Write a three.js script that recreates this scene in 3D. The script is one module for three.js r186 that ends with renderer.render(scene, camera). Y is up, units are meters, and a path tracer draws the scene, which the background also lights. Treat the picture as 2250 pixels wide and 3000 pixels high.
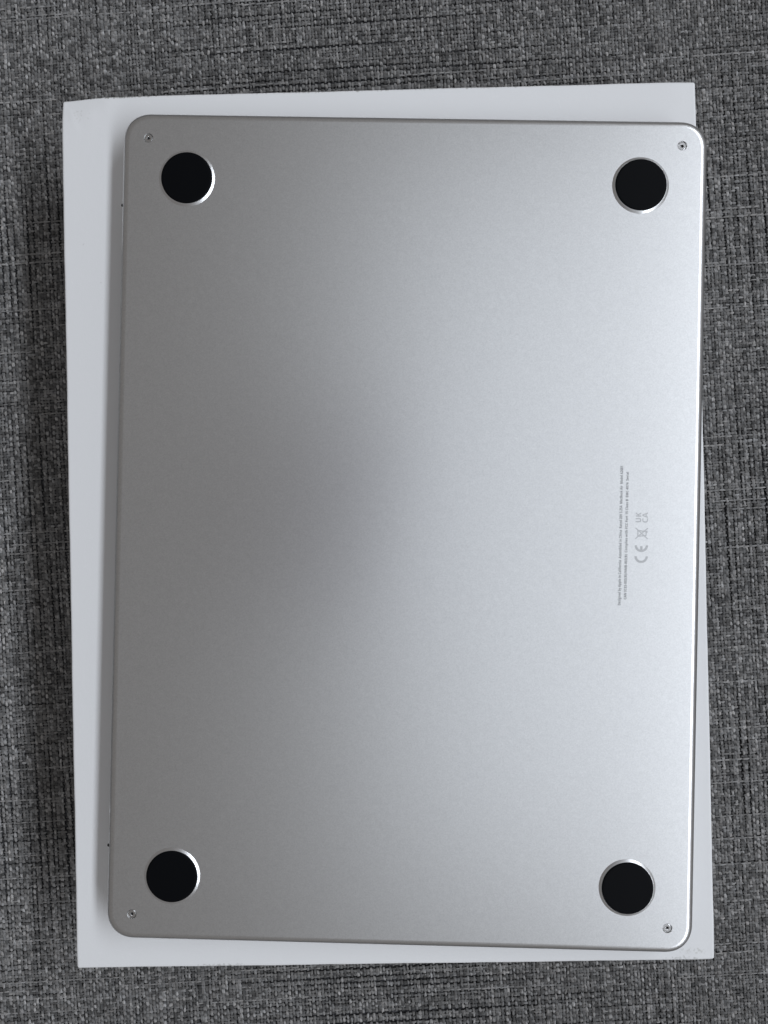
import * as THREE from 'three';
import { mergeGeometries, toCreasedNormals } from 'three/addons/utils/BufferGeometryUtils.js';
import { RectAreaLightUniformsLib } from 'three/addons/lights/RectAreaLightUniformsLib.js';

// ------------------------------------------------------------------ camera, light, exposure
const scene = new THREE.Scene();
const BOX_H = 0.045;                                  // height of the carton
const CAM_Y = BOX_H + 0.29214;
const camera = new THREE.PerspectiveCamera(67.3, 768 / 1024, 0.01, 30);
{
  const right = new THREE.Vector3(0.99993548, -0.01135976, 0);
  const up = new THREE.Vector3(4.385e-5, 0.00385974, -0.99999255);
  const back = new THREE.Vector3(0.01135967, 0.99992803, 0.00385999);
  camera.matrix.makeBasis(right, up, back);
  camera.quaternion.setFromRotationMatrix(camera.matrix);
  camera.position.set(0, CAM_Y, 0);
}
const renderer = new THREE.WebGLRenderer({ antialias: true });
renderer.setSize(768, 1024);
renderer.toneMapping = THREE.LinearToneMapping;
renderer.toneMappingExposure = 1;
renderer.shadowMap.enabled = true;
RectAreaLightUniformsLib.init();

scene.background = new THREE.Color().setRGB(0.178, 0.170, 0.166);   // the dim, unlit side of the room

// two sources out of view: a window on the right for the shadows, an overhead panel to brighten the metal
const DAY = new THREE.Color().setRGB(0.862, 0.918, 1.0);
const WIN = { x: 2.4, y: 2.9, z: 0.05, w: 7, h: 0.8 };
const OVERHEAD = { x: 0.39, y: 2.3, z: 0.03, w: 0.87, d: 2.6 };
const unseenWindowLight = new THREE.RectAreaLight(DAY, 11.5, WIN.w, WIN.h);
unseenWindowLight.position.set(WIN.x - 0.012, WIN.y, WIN.z);
unseenWindowLight.lookAt(WIN.x - 1, WIN.y, WIN.z);
scene.add(unseenWindowLight);
const overheadLight = new THREE.RectAreaLight(DAY, 0.84, OVERHEAD.w, OVERHEAD.d);  // unseen panel, placed overhead to brighten the right half of the metal
overheadLight.position.set(OVERHEAD.x, OVERHEAD.y - 0.012, OVERHEAD.z);
overheadLight.rotation.x = -Math.PI / 2;
scene.add(overheadLight);

// ------------------------------------------------------------------ helpers
let seed = 20240611;
const rnd = () => { seed = (seed + 0x6d2b79f5) | 0; let t = Math.imul(seed ^ (seed >>> 15), 1 | seed); t = (t + Math.imul(t ^ (t >>> 7), 61 | t)) ^ t; return ((t ^ (t >>> 14)) >>> 0) / 4294967296; };
const gauss = () => (rnd() + rnd() + rnd() + rnd() - 2) * 0.87;
const lin = (r, g = r, b = r) => new THREE.Color().setRGB(r, g, b);
const mm = 0.001;
function add(name, geometry, material, parent) {
  const m = new THREE.Mesh(geometry, material);
  m.name = name; m.castShadow = m.receiveShadow = true; parent.add(m); return m;
}
function quads(rings, closed = true, uvScale = 1) {       // rings: arrays of Vector3, equally long
  const pos = [], uv = [], idx = [], n = rings[0].length;
  for (const r of rings) for (const v of r) { pos.push(v.x, v.y, v.z); uv.push(v.x * uvScale, v.z * uvScale); }
  for (let k = 0; k + 1 < rings.length; k++) for (let i = 0; i < (closed ? n : n - 1); i++) {
    const a = k * n + i, b = k * n + (i + 1) % n, c = a + n, d = b + n;
    idx.push(a, b, d, a, d, c);
  }
  const g = new THREE.BufferGeometry();
  g.setAttribute('position', new THREE.Float32BufferAttribute(pos, 3));
  g.setAttribute('uv', new THREE.Float32BufferAttribute(uv, 2));
  g.setIndex(idx); g.computeVertexNormals();
  return g;
}
// outline of a rectangle with soft (slightly squared) corners, clockwise seen from above
function outline(w, h, r, nc = 14, ne = 1, power = 2.25) {
  const out = [], cx = w / 2 - r, cz = h / 2 - r;
  const corners = [[1, -1, -90], [1, 1, 0], [-1, 1, 90], [-1, -1, 180]];
  corners.forEach(([sx, sz, a0], k) => {
    const arc = [];
    for (let i = 0; i <= nc; i++) {
      const a = (a0 + 90 * i / nc) * Math.PI / 180, c = Math.cos(a), s = Math.sin(a);
      const q = Math.pow(Math.pow(Math.abs(c), power) + Math.pow(Math.abs(s), power), -1 / power);
      arc.push([sx * cx + r * q * c, sz * cz + r * q * s]);
    }
    out.push(...arc);
    if (ne > 1) {
      const [nx, nz] = corners[(k + 1) % 4];
      const a = arc[arc.length - 1], b = k === 0 ? [cx + r, cz] : k === 1 ? [-cx, cz + r] : k === 2 ? [-cx - r, -cz] : [cx, -cz - r];
      for (let i = 1; i < ne; i++) out.push([a[0] + (b[0] - a[0]) * i / ne, a[1] + (b[1] - a[1]) * i / ne]);
    }
  });
  return out;
}
const ringAt = (pts, y) => pts.map(([x, z]) => new THREE.Vector3(x, y, z));
function lathe(profile, seg = 64) { return new THREE.LatheGeometry(profile.map(([r, y]) => new THREE.Vector2(r, y)), seg); }

// value noise for textures, tiling
function noiseGrid(n, cells, rand = rnd) {
  const g = new Float32Array(cells * cells).map(() => rand()), out = new Float32Array(n * n);
  for (let y = 0; y < n; y++) for (let x = 0; x < n; x++) {
    const u = x / n * cells, v = y / n * cells, i = Math.floor(u), j = Math.floor(v);
    let a = u - i, b = v - j; a = a * a * (3 - 2 * a); b = b * b * (3 - 2 * b);
    const i1 = (i + 1) % cells, j1 = (j + 1) % cells;
    out[y * n + x] = (g[j * cells + i] * (1 - a) + g[j * cells + i1] * a) * (1 - b) + (g[j1 * cells + i] * (1 - a) + g[j1 * cells + i1] * a) * b;
  }
  return out;
}
function dataTexture(n, value, srgb = false) {
  const d = new Uint8Array(n * n * 4);
  for (let i = 0; i < n * n; i++) { const v = value(i); for (let k = 0; k < 3; k++) d[i * 4 + k] = Math.max(0, Math.min(255, Array.isArray(v) ? v[k] : v)); d[i * 4 + 3] = 255; }
  const t = new THREE.DataTexture(d, n, n);
  t.wrapS = t.wrapT = THREE.RepeatWrapping; t.magFilter = t.minFilter = THREE.LinearFilter;
  if (srgb) t.colorSpace = THREE.SRGBColorSpace;
  t.needsUpdate = true; return t;
}

// ------------------------------------------------------------------ materials
// bead-blasted aluminium: a fine pitted grain (uv in metres, one tile = 90 mm)
const aN1 = noiseGrid(1024, 512), aN2 = noiseGrid(1024, 256), aN3 = noiseGrid(1024, 96);
const grain = dataTexture(1024, (i) => 255 * (0.5 * aN1[i] + 0.35 * aN2[i] + 0.15 * aN3[i]));
grain.repeat.set(1 / 0.09, 1 / 0.09);
const tint = dataTexture(1024, (i) => 239 + 7 * (aN2[i] - 0.5) + 3 * (aN3[i] - 0.5) + 12 * (aN1[i] - 0.5), true);
tint.repeat.set(1 / 0.11, 1 / 0.11);
const aluminium = new THREE.MeshPhysicalMaterial({ color: lin(0.86, 0.86, 0.855), metalness: 1, roughness: 0.36, map: tint, bumpMap: grain, bumpScale: 0.000005 });
const brightMetal = new THREE.MeshPhysicalMaterial({ color: lin(0.78, 0.78, 0.78), metalness: 1, roughness: 0.36 });
const screwMetal = new THREE.MeshPhysicalMaterial({ color: lin(0.74, 0.74, 0.74), metalness: 1, roughness: 0.22 });
const rubber = new THREE.MeshPhysicalMaterial({ color: lin(0.002, 0.0024, 0.0034), roughness: 0.6, bumpMap: grain, bumpScale: 0.00001, specularIntensity: 0.17 });
const darkGap = new THREE.MeshStandardMaterial({ color: lin(0.008), roughness: 0.8 });
const etch = lin(0.2, 0.205, 0.215);
const hingeMetal = new THREE.MeshPhysicalMaterial({ color: lin(0.06, 0.055, 0.052), metalness: 0, roughness: 0.8 });

// ------------------------------------------------------------------ the window and the overhead light panel, both unseen
{
  const paneMat = new THREE.MeshStandardMaterial({ color: lin(0.02), emissive: DAY, emissiveIntensity: 0.1, roughness: 0.4 });
  const white = new THREE.MeshStandardMaterial({ color: lin(0.75), roughness: 0.5 });
  const framedPane = (name, w, h) => {                       // pane in its own x-y plane, facing +z
    const o = new THREE.Group(); o.name = name; o.userData.kind = 'structure'; scene.add(o);
    add('unseen_pane', new THREE.BoxGeometry(w, h, 0.01), paneMat, o);
    const f = [];
    for (const s of [-1, 1]) {
      f.push(new THREE.BoxGeometry(w + 0.12, 0.06, 0.02).translate(0, s * (h / 2 + 0.031), 0));
      f.push(new THREE.BoxGeometry(0.058, h + 0.001, 0.02).translate(s * (w / 2 + 0.03), 0, 0));
    }
    add('unseen_pane_frame', mergeGeometries(f), white, o);
    return o;
  };
  const side = framedPane('window', WIN.w, WIN.h); side.position.set(WIN.x, WIN.y, WIN.z); side.rotation.y = -Math.PI / 2;  // out of view, lights the box and laptop from the right
  const top = framedPane('unseen_overhead_panel', OVERHEAD.w, OVERHEAD.d); top.position.set(OVERHEAD.x, OVERHEAD.y, OVERHEAD.z); top.rotation.x = Math.PI / 2;  // unseen light panel overhead, mirrored as the bright part of the metal
}

// ------------------------------------------------------------------ sofa cushion with its woven cover
const WEAVE = { turn: 0.062, warp: 1.5 * mm, weft: 1.27 * mm, hx: 0.30, hz: 0.36 };
const BOX = { x: -0.0027, z: 0.00412, turn: 0.01993, w: 0.24173, d: 0.33214 };
{
  const seat = new THREE.Group(); seat.name = 'sofa_cushion'; seat.userData.kind = 'structure'; scene.add(seat);
  const n1 = noiseGrid(512, 256), n2 = noiseGrid(512, 128), n3 = noiseGrid(512, 24);
  const wool = dataTexture(512, (i) => { const v = 44 + 40 * n1[i] * n2[i] * 1.6 + 10 * n3[i]; return [v, v, v * 1.03]; }, true);
  wool.repeat.set(1 / 0.3, 1 / 0.3);
  const backing = new THREE.MeshStandardMaterial({ color: lin(1), map: wool, roughness: 0.95 });
  const base = outline(1.5, 1.6, 0.05, 8, 1, 2);
  const cap = new THREE.ShapeGeometry(new THREE.Shape(base.map(([x, z]) => new THREE.Vector2(x, -z)))).rotateX(-Math.PI / 2);
  add('cushion_cover', mergeGeometries([cap.translate(0, -0.0012, 0).toNonIndexed(), quads([ringAt(base, -0.0012), ringAt(base, -0.12)]).toNonIndexed()].map((g) => { g.deleteAttribute('normal'); g.computeVertexNormals(); return g; })), backing, seat);

  // one yarn float: a short bowed bundle that dives at both ends; its long axis is z, unit length
  function floatGeometry(bow) {
    const rings = [], n = 6, steps = 5;
    for (let k = 0; k <= steps; k++) {
      const t = k / steps * 2 - 1, r = Math.pow(Math.max(0, 1 - Math.pow(Math.abs(t), 2.6)), 0.5) * 0.5 + 0.02;
      const ring = [];
      for (let i = 0; i < n; i++) { const a = i / n * Math.PI * 2; ring.push(new THREE.Vector3(Math.cos(a) * r, Math.sin(a) * r + bow * (1 - t * t) - bow, t * 0.5)); }
      rings.push(ring.reverse());
    }
    return quads(rings);
  }
  const floatShape = floatGeometry(0.35);
  const yarnMat = new THREE.MeshStandardMaterial({ color: 0xffffff, roughness: 0.92 });
  const nx = Math.floor(WEAVE.hx * 2 / WEAVE.warp), nz = Math.floor(WEAVE.hz * 2 / WEAVE.weft);
  // every yarn has its own width, tone and place, and its tone drifts along its length
  const yarn = (count, pitch) => {
    const list = []; let p = 0;
    for (let i = 0; i < count; i++) {
      const width = 0.8 + 0.35 * rnd() + (rnd() < 0.08 ? 0.35 : 0);
      p += pitch * (0.93 + 0.14 * rnd() + (rnd() < 0.05 ? 0.1 : 0));
      list.push({ at: p, width, tone: gauss() * 0.18 - (rnd() < 0.05 ? 0.2 : 0), phase: rnd() * 100, thin: rnd() < 0.07 });
    }
    const mid = p / 2; for (const y of list) y.at -= mid;
    return list;
  };
  const warps = yarn(nx, WEAVE.warp * 0.965), wefts = yarn(nz, WEAVE.weft * 0.965);
  const ct = Math.cos(WEAVE.turn), st = Math.sin(WEAVE.turn), cb = Math.cos(BOX.turn), sb = Math.sin(BOX.turn);
  const mats = [], cols = [];
  const m4 = new THREE.Matrix4(), q = new THREE.Quaternion(), e = new THREE.Euler(), pv = new THREE.Vector3(), sv = new THREE.Vector3();
  const drift = (y, s) => 0.5 * Math.sin(s * 90 + y.phase) + 0.5 * Math.sin(s * 37 + y.phase * 2.3) + 0.4 * Math.sin(s * 211 + y.phase * 1.7);
  const put = (x, z, y, len, wid, hgt, turn, shade) => {
    pv.set(x * ct + z * st, y, -x * st + z * ct);
    e.set((rnd() - 0.5) * 0.25, WEAVE.turn + turn, (rnd() - 0.5) * 0.5, 'YXZ'); q.setFromEuler(e);
    sv.set(wid, hgt, len); mats.push(m4.compose(pv, q, sv).toArray());
    const v = Math.max(0.012, Math.min(0.62, shade)), warm = (rnd() - 0.5) * 0.05;
    cols.push([v * (1.17 + warm), v * 1.14, v * (1.11 - warm)]);
  };
  // melange: dark, mid and pale fibres; each float has a base tone and its strands vary about it
  const toneOf = (y, at, shift) => {
    const k = rnd() + 0.17 * drift(y, at) + y.tone + shift;
    return k < 0.24 ? 0.06 + 0.05 * rnd() : k < 0.78 ? 0.125 + 0.08 * rnd() : k < 1.02 ? 0.21 + 0.08 * rnd() : 0.27 + 0.1 * rnd();
  };
  for (let i = 0; i < nx; i++) for (let j = 0; j < nz; j++) {
    const a = warps[i], b = wefts[j];
    const X = a.at + (Math.sin(b.at * 60 + a.phase) * 0.2 + Math.sin(b.at * 13 + a.phase) * 0.25 + gauss() * 0.12) * mm;
    const Z = b.at + (Math.sin(a.at * 35 + b.phase) * 0.2 + Math.sin(a.at * 11 + b.phase) * 0.3 + gauss() * 0.12) * mm;
    const wx = X * ct + Z * st - BOX.x, wz = -X * st + Z * ct - BOX.z;
    if (Math.abs(wx * cb - wz * sb) < BOX.w / 2 - 0.012 && Math.abs(wx * sb + wz * cb) < BOX.d / 2 - 0.012) continue;
    const warpOver = (i + j) % 2 === 0 || rnd() < 0.04;
    if (warpOver) {
      const w = a.width * WEAVE.warp * 0.6, len = WEAVE.weft * (1.5 + 0.45 * rnd()), tone = toneOf(a, Z, 0.05), lean = gauss() * 0.16 + 0.08, rise = gauss() * 0.08 * mm;
      for (const s of [-1, 0, 1]) put(X + s * w * 0.34, Z + gauss() * 0.14 * mm, -0.02 * mm + rise - Math.abs(s) * 0.08 * mm, len * (0.85 + 0.3 * rnd()), w * (0.5 + 0.25 * rnd()), w * 0.75, lean + gauss() * 0.1, tone * (0.78 + 0.44 * rnd()));
    } else {
      // pale slub wefts surface for a stretch and sink again
      const slub = b.thin && Math.sin(X * 60 + b.phase) > -0.1;
      const w = b.width * WEAVE.weft * (slub ? 0.44 : 0.6), len = WEAVE.warp * (slub ? 1.9 + 0.5 * rnd() : 1.35 + 0.5 * rnd()), tone = slub ? 0.17 + 0.12 * rnd() : toneOf(b, X, -0.16), rise = gauss() * 0.08 * mm + (slub ? 0.14 * mm : -0.1 * mm);
      for (const s of [-1, 0, 1]) put(X + gauss() * 0.14 * mm, Z + s * w * 0.34, rise - Math.abs(s) * 0.08 * mm, len * (0.85 + 0.3 * rnd()), w * (0.5 + 0.25 * rnd()), w * 0.75, Math.PI / 2 + gauss() * 0.12, tone * (0.78 + 0.44 * rnd()));
    }
  }
  const inst = new THREE.InstancedMesh(floatShape, yarnMat, mats.length);
  inst.name = 'woven_yarn'; inst.userData.kind = 'stuff'; inst.castShadow = inst.receiveShadow = true;
  const c = new THREE.Color();
  mats.forEach((m, i) => { inst.setMatrixAt(i, m4.fromArray(m)); inst.setColorAt(i, c.setRGB(...cols[i])); });
  seat.add(inst);
  console.log('yarn floats', mats.length);
}

// ------------------------------------------------------------------ the white carton
{
  const box = new THREE.Group(); box.name = 'product_box'; scene.add(box);
  box.position.set(BOX.x, 0.0003, BOX.z); box.rotation.y = BOX.turn;
  box.userData = { label: 'flat white cardboard box with a dented corner, lying under the silver laptop', category: 'box' };
  // paper: faint fibre relief, scuffs and grey rub marks where the photograph has them; u,v run over the lid
  const S = 1024, SH = 1408, cv = document.createElement('canvas'); cv.width = S; cv.height = SH;
  const g = cv.getContext('2d');
  g.fillStyle = 'rgb(238,238,238)'; g.fillRect(0, 0, S, SH);
  const px = (x) => (x / BOX.w + 0.5) * S, pz = (z) => (z / BOX.d + 0.5) * SH;
  for (let i = 0; i < 2600; i++) {
    const v = 232 + 14 * rnd(); g.strokeStyle = `rgba(${v},${v},${v},0.35)`; g.lineWidth = 0.6 + rnd();
    const x = rnd() * S, y = rnd() * SH, a = rnd() * 6.3, l = 3 + 10 * rnd(); g.beginPath(); g.moveTo(x, y); g.lineTo(x + Math.cos(a) * l, y + Math.sin(a) * l); g.stroke();
  }
  const rub = (x, z, sx, sz, n, tone, alpha) => {
    for (let i = 0; i < n; i++) { g.fillStyle = `rgba(${tone},${tone},${tone - 6},${alpha * (0.3 + rnd())})`; g.beginPath(); g.ellipse(px(x + gauss() * sx), pz(z + gauss() * sz), 0.6 + 1.8 * rnd(), 0.5 + 1.1 * rnd(), rnd() * 3, 0, 6.3); g.fill(); }
  };
  const hw = BOX.w / 2, hd = BOX.d / 2;
  rub(hw - 0.008, hd - 0.0035, 0.005, 0.0014, 40, 185, 0.25);        // specks by the scuffed corner
  rub(hw - 0.012, hd - 0.001, 0.007, 0.0006, 20, 165, 0.3);
  rub(-hw + 0.055, hd - 0.0006, 0.012, 0.0005, 50, 150, 0.25);         // rubbed edge
  rub(-hw + 0.007, -hd + 0.007, 0.005, 0.0025, 24, 195, 0.2);         // crushed corner
  rub(-hw + 0.02, -hd + 0.0004, 0.012, 0.0003, 90, 110, 0.35);
  rub(0, -hd + 0.0003, 0.08, 0.0003, 150, 150, 0.35);
  for (let i = 0; i < 40; i++) rub((rnd() - 0.5) * BOX.w, (rnd() - 0.5) * BOX.d, 0.0004, 0.0004, 1, 170, 0.3);
  const paperMap = new THREE.CanvasTexture(cv); paperMap.colorSpace = THREE.SRGBColorSpace; paperMap.flipY = false;
  const pn1 = noiseGrid(512, 256), pn2 = noiseGrid(512, 64);
  const fibre = dataTexture(512, (i) => 255 * (0.7 * pn1[i] + 0.3 * pn2[i])); fibre.repeat.set(4, 5.5);
  const paper = new THREE.MeshPhysicalMaterial({ color: 0xffffff, map: paperMap, roughness: 0.62, bumpMap: fibre, bumpScale: 0.00002, specularIntensity: 0.7 });

  // the lid: flat top, pressed edge, sides; hand-worn outline and one crushed corner
  const bend = (v) => {
    const p = v.clone(), wob = (s, k) => Math.sin(s * 70 + k) + 0.6 * Math.sin(s * 190 + 2 * k) + 0.5 * Math.sin(s * 430 + k * 3);
    const top = Math.max(0, Math.min(1, (v.y - 0.025) / 0.015));
    const ex = Math.max(0, (Math.abs(v.x) - hw + 0.004) / 0.004), ez = Math.max(0, (Math.abs(v.z) - hd + 0.004) / 0.004);
    p.x += ex * 0.05 * mm * wob(v.z, 1 + Math.sign(v.x)) * top; p.z += ez * 0.05 * mm * wob(v.x, 4 + Math.sign(v.z)) * top;
    const d = Math.hypot((v.x + hw) / 2.1, v.z + hd), k = Math.exp(-Math.pow(d / 0.0055, 2)) * top;
    p.z += 0.7 * mm * k; p.x += 0.15 * mm * k; p.y -= 1.0 * mm * k;
    const fold = Math.exp(-Math.pow((d - 0.0085) / 0.0022, 2)) * top; p.y += 0.22 * mm * fold * (0.6 + 0.4 * Math.sin(v.x * 900));
    const d2 = Math.hypot(v.x - hw, (v.z + hd) / 2.6), k2 = Math.exp(-Math.pow(d2 / 0.006, 2)) * top; p.y -= 0.55 * mm * k2; // softened edge by the other corner
    const d3 = Math.hypot(v.x - hw, v.z - hd), k3 = Math.exp(-Math.pow(d3 / 0.006, 2)) * top; p.y -= 0.4 * mm * k3;
    return p;
  };
  const R = 0.9 * mm, lidRings = [];
  const rect = (inset, y) => outline(BOX.w - 2 * inset, BOX.d - 2 * inset, Math.max(0.0002, 0.9 * mm - inset * 0.6), 4, 90, 2).map(([x, z]) => bend(new THREE.Vector3(x, y, z)));
  for (const i of [0.1205, 0.1, 0.07, 0.05, 0.035, 0.026, 0.02, 0.016, 0.0125, 0.01, 0.008, 0.0063, 0.005, 0.004, 0.003, 0.002, 0.0014]) lidRings.push(rect(i, BOX_H));
  for (let k = 0; k <= 6; k++) { const a = k / 6 * Math.PI / 2; lidRings.push(rect(R * (1 - Math.sin(a)), BOX_H - R * (1 - Math.cos(a)))); }
  for (const y of [0.0425, 0.039, 0.033, 0.02, 0.0026]) lidRings.push(rect(0, y));
  lidRings.push(rect(0.0012, 0.0024));
  const lid = quads(lidRings);
  const p = lid.attributes.position, u = lid.attributes.uv;
  for (let i = 0; i < p.count; i++) u.setXY(i, Math.min(0.999, Math.max(0.001, p.getX(i) / BOX.w + 0.5)), Math.min(0.999, Math.max(0.001, p.getZ(i) / BOX.d + 0.5)));
  add('lid', lid, paper, box);
  const trayPts = (inset) => outline(BOX.w - 2 * inset, BOX.d - 2 * inset, 0.8 * mm, 4, 1, 2);
  const tray = mergeGeometries([quads([ringAt(trayPts(0.0014), 0.02), ringAt(trayPts(0.0014), 0.0004), ringAt(trayPts(0.0018), 0), ringAt(trayPts(0.118), 0)])]);
  add('tray', tray, paper, box);
}

// ------------------------------------------------------------------ the laptop, upside down
{
  const W = 0.215, D = 0.3041, T = 0.0113, CR = 0.0108, LIFT = BOX_H + 0.0003;
  const lap = new THREE.Group(); lap.name = 'laptop'; scene.add(lap);
  lap.position.set(0.00499, LIFT + 0.00005, 0.00577); lap.rotation.y = -0.02038;
  lap.userData = { label: 'silver aluminium laptop lying upside down on the white box, four black feet showing', category: 'laptop' };

  const screws = [[-97.5, -142.1], [97.5, -142.1], [-97.5, 142.1], [97.5, 142.1]].map(([x, z]) => [x * mm, z * mm]);
  const feet = [[-82.95, -127.4], [82.6, -127.4], [-82.95, 127.7], [82.6, 127.7]].map(([x, z]) => [x * mm, z * mm]);
  const EX = 3.1 * mm, EY = 3.6 * mm, SCREW_R = 1.75 * mm;

  // bottom cover: flat face with four screw wells, edge rolling down to the side
  const edgeRings = [];
  const line = (inset, y) => ringAt(outline(W - 2 * inset, D - 2 * inset, CR - inset * 0.8, 20, 40), y);
  const rim = (a) => line(EX * (1 - Math.sin(a)), T - EY * (1 - Math.cos(a)));
  // the hinge gap: a groove 0.45 mm wide and 1.6 mm deep, cut into the rim of the hinge side only
  const groove = (a) => rim(a).map((v) => (v.x < -W / 2 + 3 * mm && Math.abs(v.z) < 0.1004 ? v.clone().add(new THREE.Vector3(0.9 * mm, -1.5 * mm, 0)) : v));
  for (let k = 0; k <= 6; k++) edgeRings.push(rim(k / 12 * Math.PI / 2));
  edgeRings.push(rim(0.80), groove(0.801), groove(0.92), rim(0.921));
  for (let k = 8; k <= 12; k++) edgeRings.push(rim(k / 12 * Math.PI / 2));
  edgeRings.push(line(0.0003, 0.0062), line(0.0007, 0.0049), line(0.0014, 0.0045));
  const edge = quads(edgeRings);
  const flat = new THREE.Shape(outline(W - 2 * EX, D - 2 * EX, CR - EX * 0.8, 20, 40).map(([x, z]) => new THREE.Vector2(x, -z)));
  for (const [x, z] of screws) flat.holes.push(new THREE.Path().absarc(x, -z, SCREW_R, 0, Math.PI * 2, true));
  const face = new THREE.ShapeGeometry(flat, 24).rotateX(-Math.PI / 2).translate(0, T, 0);
  {
    const fp = face.attributes.position, fu = face.attributes.uv;
    for (let i = 0; i < fp.count; i++) fu.setXY(i, fp.getX(i), fp.getZ(i));
  }
  const wells = screws.map(([x, z]) => { const l = lathe([[0, -1.1 * mm], [1.2 * mm, -1.1 * mm], [1.62 * mm, -0.55 * mm], [1.66 * mm, -0.12 * mm], [SCREW_R, 0]].map(([r, y]) => [r, y]), 32); return l.translate(x, T, z); });
  add('bottom_cover', mergeGeometries([edge.toNonIndexed(), face.toNonIndexed(), ...wells.map((l) => l.toNonIndexed())]), aluminium, lap);

  // display lid, face down on the box
  const lidR = [];
  for (const [i, y] of [[0.1, 0.0], [0.0030, 0.0], [0.0019, 0.0004], [0.0012, 0.0012], [0.0009, 0.0022], [0.0009, 0.0036], [0.0013, 0.004], [0.02, 0.004]].reverse()) lidR.push(line(i, y));
  add('display_lid', quads(lidR), aluminium, lap);
  add('rubber_gasket', quads([line(0.004, 0.0046), line(0.0025, 0.00455), line(0.0025, 0.00395), line(0.004, 0.0039)]), darkGap, lap);

  // hinge side: bar along the left edge with its dark gap and two end stops
  const bar = new THREE.CapsuleGeometry(1.5 * mm, 0.2345, 6, 16).rotateX(Math.PI / 2).scale(0.62, 1, 1).translate(-W / 2 + 0.65 * mm, T - 5.1 * mm, 0);
  add('hinge_bar', bar, hingeMetal, lap);
  for (const s of [-1, 1]) {
    add('hinge_stop', new THREE.SphereGeometry(0.62 * mm, 14, 10).scale(1.05, 0.7, 1).translate(-W / 2 + 0.42 * mm, T - 2.1 * mm, s * 118 * mm), darkGap, lap);
  }

  // feet: a raised metal collar with a black rubber pad
  const collarG = lathe([[10.35, -0.1], [10.28, 0.02], [10.1, 0.1], [9.5, 0.5], [9.4, 0.53], [9.28, 0.5], [9.2, 0.2], [0, 0.2]].map(([r, y]) => [r * mm, y * mm]).reverse(), 96);
  const padG = lathe([[9.3, 0.1], [9.36, 0.5], [9.36, 0.62], [9.22, 0.8], [8.95, 0.9], [8.2, 0.95], [0, 0.97]].map(([r, y]) => [r * mm, y * mm]), 96);
  const pg = padG.attributes; for (let i = 0; i < pg.position.count; i++) pg.uv.setXY(i, pg.position.getX(i), pg.position.getZ(i));
  for (const [x, z] of feet) {
    const foot = new THREE.Group(); foot.name = 'foot'; foot.position.set(x, T, z); lap.add(foot);
    add('collar', collarG, brightMetal, foot);
    add('rubber_pad', padG, rubber, foot);
  }

  // five-lobed screws
  screws.forEach(([x, z], k) => {
    const head = new THREE.Shape(); head.absarc(0, 0, 1.42 * mm, 0, Math.PI * 2);
    const lobe = new THREE.Path(), pts = [];
    for (let i = 0; i < 40; i++) { const a = i / 40 * Math.PI * 2 + k, r = (0.56 + 0.13 * Math.cos(5 * a)) * mm; pts.push(new THREE.Vector2(Math.cos(a) * r, Math.sin(a) * r)); }
    lobe.setFromPoints(pts.reverse()); head.holes.push(lobe);
    const hg = new THREE.ExtrudeGeometry(head, { depth: 0.35 * mm, bevelEnabled: true, bevelThickness: 0.14 * mm, bevelSize: 0.14 * mm, bevelOffset: -0.1 * mm, bevelSegments: 3, curveSegments: 32 }).rotateX(-Math.PI / 2);
    const s = add('screw', hg, screwMetal, lap);
    s.position.set(x, T - 0.72 * mm, z); s.rotation.set([0.02, -0.02, 0.03, -0.01][k], 0, [0.03, -0.03, 0.02, -0.03][k]);
    add('shaded_screw_socket', new THREE.CylinderGeometry(0.68 * mm, 0.68 * mm, 0.05 * mm, 20).translate(0, -0.12 * mm, 0), darkGap, s);  // near-black disc: the shade inside the recess put into its colour
  });

  // etched print, running along the front edge (letters read towards -z)
  const PW = 0.054, PH = 0.0132, K = 2048, cv = document.createElement('canvas'); cv.width = K; cv.height = Math.round(K * PH / PW);
  const g = cv.getContext('2d'), s = K / PW;                              // pixels per metre
  g.fillStyle = '#000'; g.fillRect(0, 0, cv.width, cv.height);
  g.fillStyle = '#fff'; g.strokeStyle = '#fff'; g.textBaseline = 'middle'; g.textAlign = 'center';
  const rowAt = (x) => (x - 76.4) * mm * s;
  const fit = (text, y, length, size) => { g.font = `bold ${size}px sans-serif`; const w = g.measureText(text).width; g.save(); g.translate(cv.width / 2, y); g.scale(length * s / w, 1); g.fillText(text, 0, 0); g.restore(); };
  fit('Designed by Apple in California  Assembled in China  Rated 20V 3.25A  MacBook Air  Model A2681', rowAt(77.78), 50.8 * mm, 52);
  fit('CAN ICES-003(B)/NMB-003(B)  Complies with FCC Part 15 Class B  EMC 4074  Serial', rowAt(79.9), 46.4 * mm, 48);
  // the row of marks: C E, crossed-out bin, U K over C A
  g.fillStyle = g.strokeStyle = 'rgb(105,105,105)';
  const my = rowAt(85.4), mx = (v) => cv.width / 2 + v * mm * s, h = 4.5 * mm * s;
  g.lineWidth = h * 0.19;
  const arc = (cx, bar_) => { g.beginPath(); g.arc(cx, my, h * 0.45, Math.PI * 0.5, Math.PI * 1.5); g.stroke(); if (bar_) { g.beginPath(); g.moveTo(cx - h * 0.45, my); g.lineTo(cx - h * 0.06, my); g.stroke(); } };
  arc(mx(-7.4), false); arc(mx(-3.4), true);
  g.lineWidth = h * 0.085;
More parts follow.
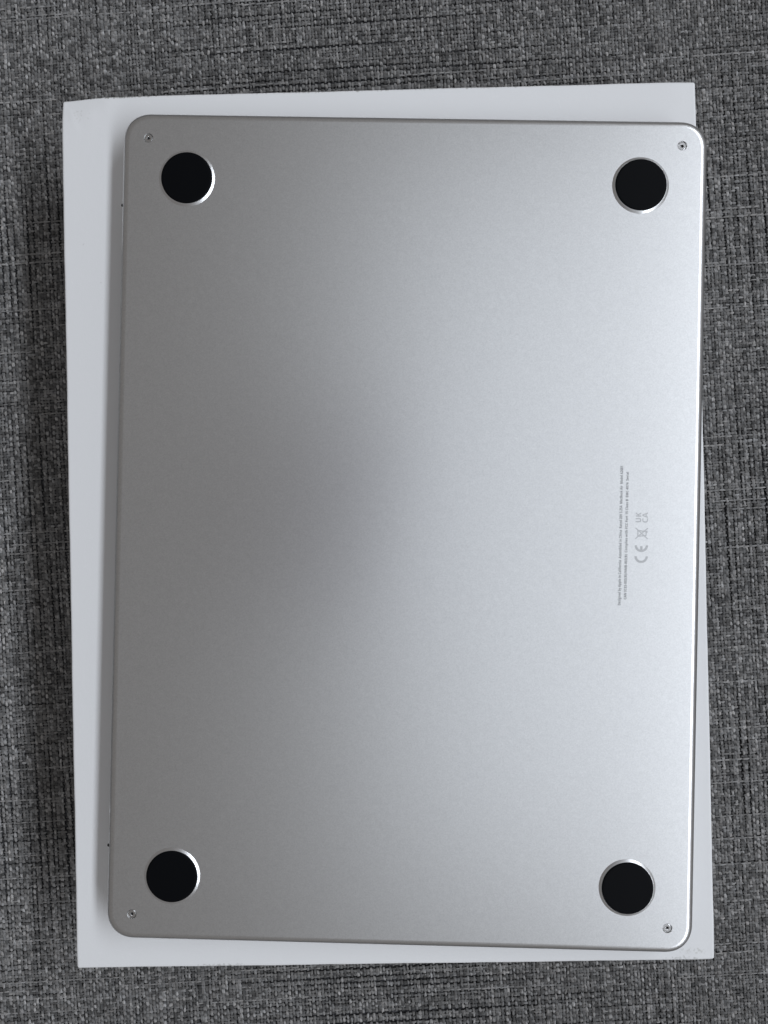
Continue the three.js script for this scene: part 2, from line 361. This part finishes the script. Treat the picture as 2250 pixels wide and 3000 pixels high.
  { const bx = mx(0.9), t = h * 0.3;
    g.beginPath(); g.moveTo(bx - t, my - h * 0.3); g.lineTo(bx + t, my - h * 0.3); g.moveTo(bx - t * 0.8, my - h * 0.3); g.lineTo(bx - t * 0.55, my + h * 0.36); g.lineTo(bx + t * 0.5, my + h * 0.36); g.lineTo(bx + t * 0.8, my - h * 0.3); g.stroke();
    g.beginPath(); g.arc(bx + t * 0.45, my + h * 0.4, h * 0.09, 0, 6.3); g.fill();
    g.beginPath(); g.moveTo(bx - h * 0.44, my - h * 0.5); g.lineTo(bx + h * 0.44, my + h * 0.5); g.moveTo(bx + h * 0.44, my - h * 0.5); g.lineTo(bx - h * 0.44, my + h * 0.5); g.stroke(); }
  g.font = `bold ${Math.round(h * 0.62)}px sans-serif`;
  const fitW = (t, x, y, w) => { const k = w / g.measureText(t).width; g.save(); g.translate(x, y); g.scale(k, 1); g.fillText(t, 0, 0); g.restore(); };
  fitW('UK', mx(6.6), my - h * 0.27, h * 0.86); fitW('CA', mx(6.6), my + h * 0.27, h * 0.86);
  const img = g.getImageData(0, 0, cv.width, cv.height).data;
  const ad = new Uint8Array(cv.width * cv.height * 4);
  for (let y = 0; y < cv.height; y++) for (let x = 0; x < cv.width; x++) { const a = ((cv.height - 1 - y) * cv.width + x) * 4, b = (y * cv.width + x) * 4; ad[b] = ad[b + 1] = ad[b + 2] = img[a] * 0.6; ad[b + 3] = 255; }
  const at = new THREE.DataTexture(ad, cv.width, cv.height); at.magFilter = at.minFilter = THREE.LinearFilter; at.needsUpdate = true;
  const printMat = new THREE.MeshStandardMaterial({ color: etch, metalness: 0, roughness: 0.8, alphaMap: at, transparent: true });
  const print = add('etched_print', new THREE.PlaneGeometry(PW, PH).rotateX(-Math.PI / 2), printMat, lap);
  print.rotation.y = Math.PI / 2; print.position.set((76.4 + PH / mm / 2) * mm, T + 0.06 * mm, 0.1 * mm);
}

// ------------------------------------------------------------------ the phone that takes the picture, out of view: its pale mauve back dims the reflection in the metal
{
  const phone = new THREE.Group(); phone.name = 'phone'; scene.add(phone);
  phone.userData = { label: 'unseen pale mauve phone held flat above the laptop, mirrored as a soft darker patch', category: 'phone' };
  const sh = new THREE.Shape(outline(0.066, 0.138, 0.009, 10, 1, 2).map(([x, z]) => new THREE.Vector2(x, -z)));
  const body = new THREE.ExtrudeGeometry(sh, { depth: 0.005, bevelEnabled: true, bevelThickness: 0.0015, bevelSize: 0.0025, bevelSegments: 3 }).rotateX(-Math.PI / 2);
  add('phone_body', body, new THREE.MeshPhysicalMaterial({ color: lin(0.72, 0.63, 0.71), roughness: 0.6 }), phone);
  phone.position.set(-0.028, CAM_Y + 0.009, -0.004); phone.rotation.y = -0.2;
}

renderer.render(scene, camera);
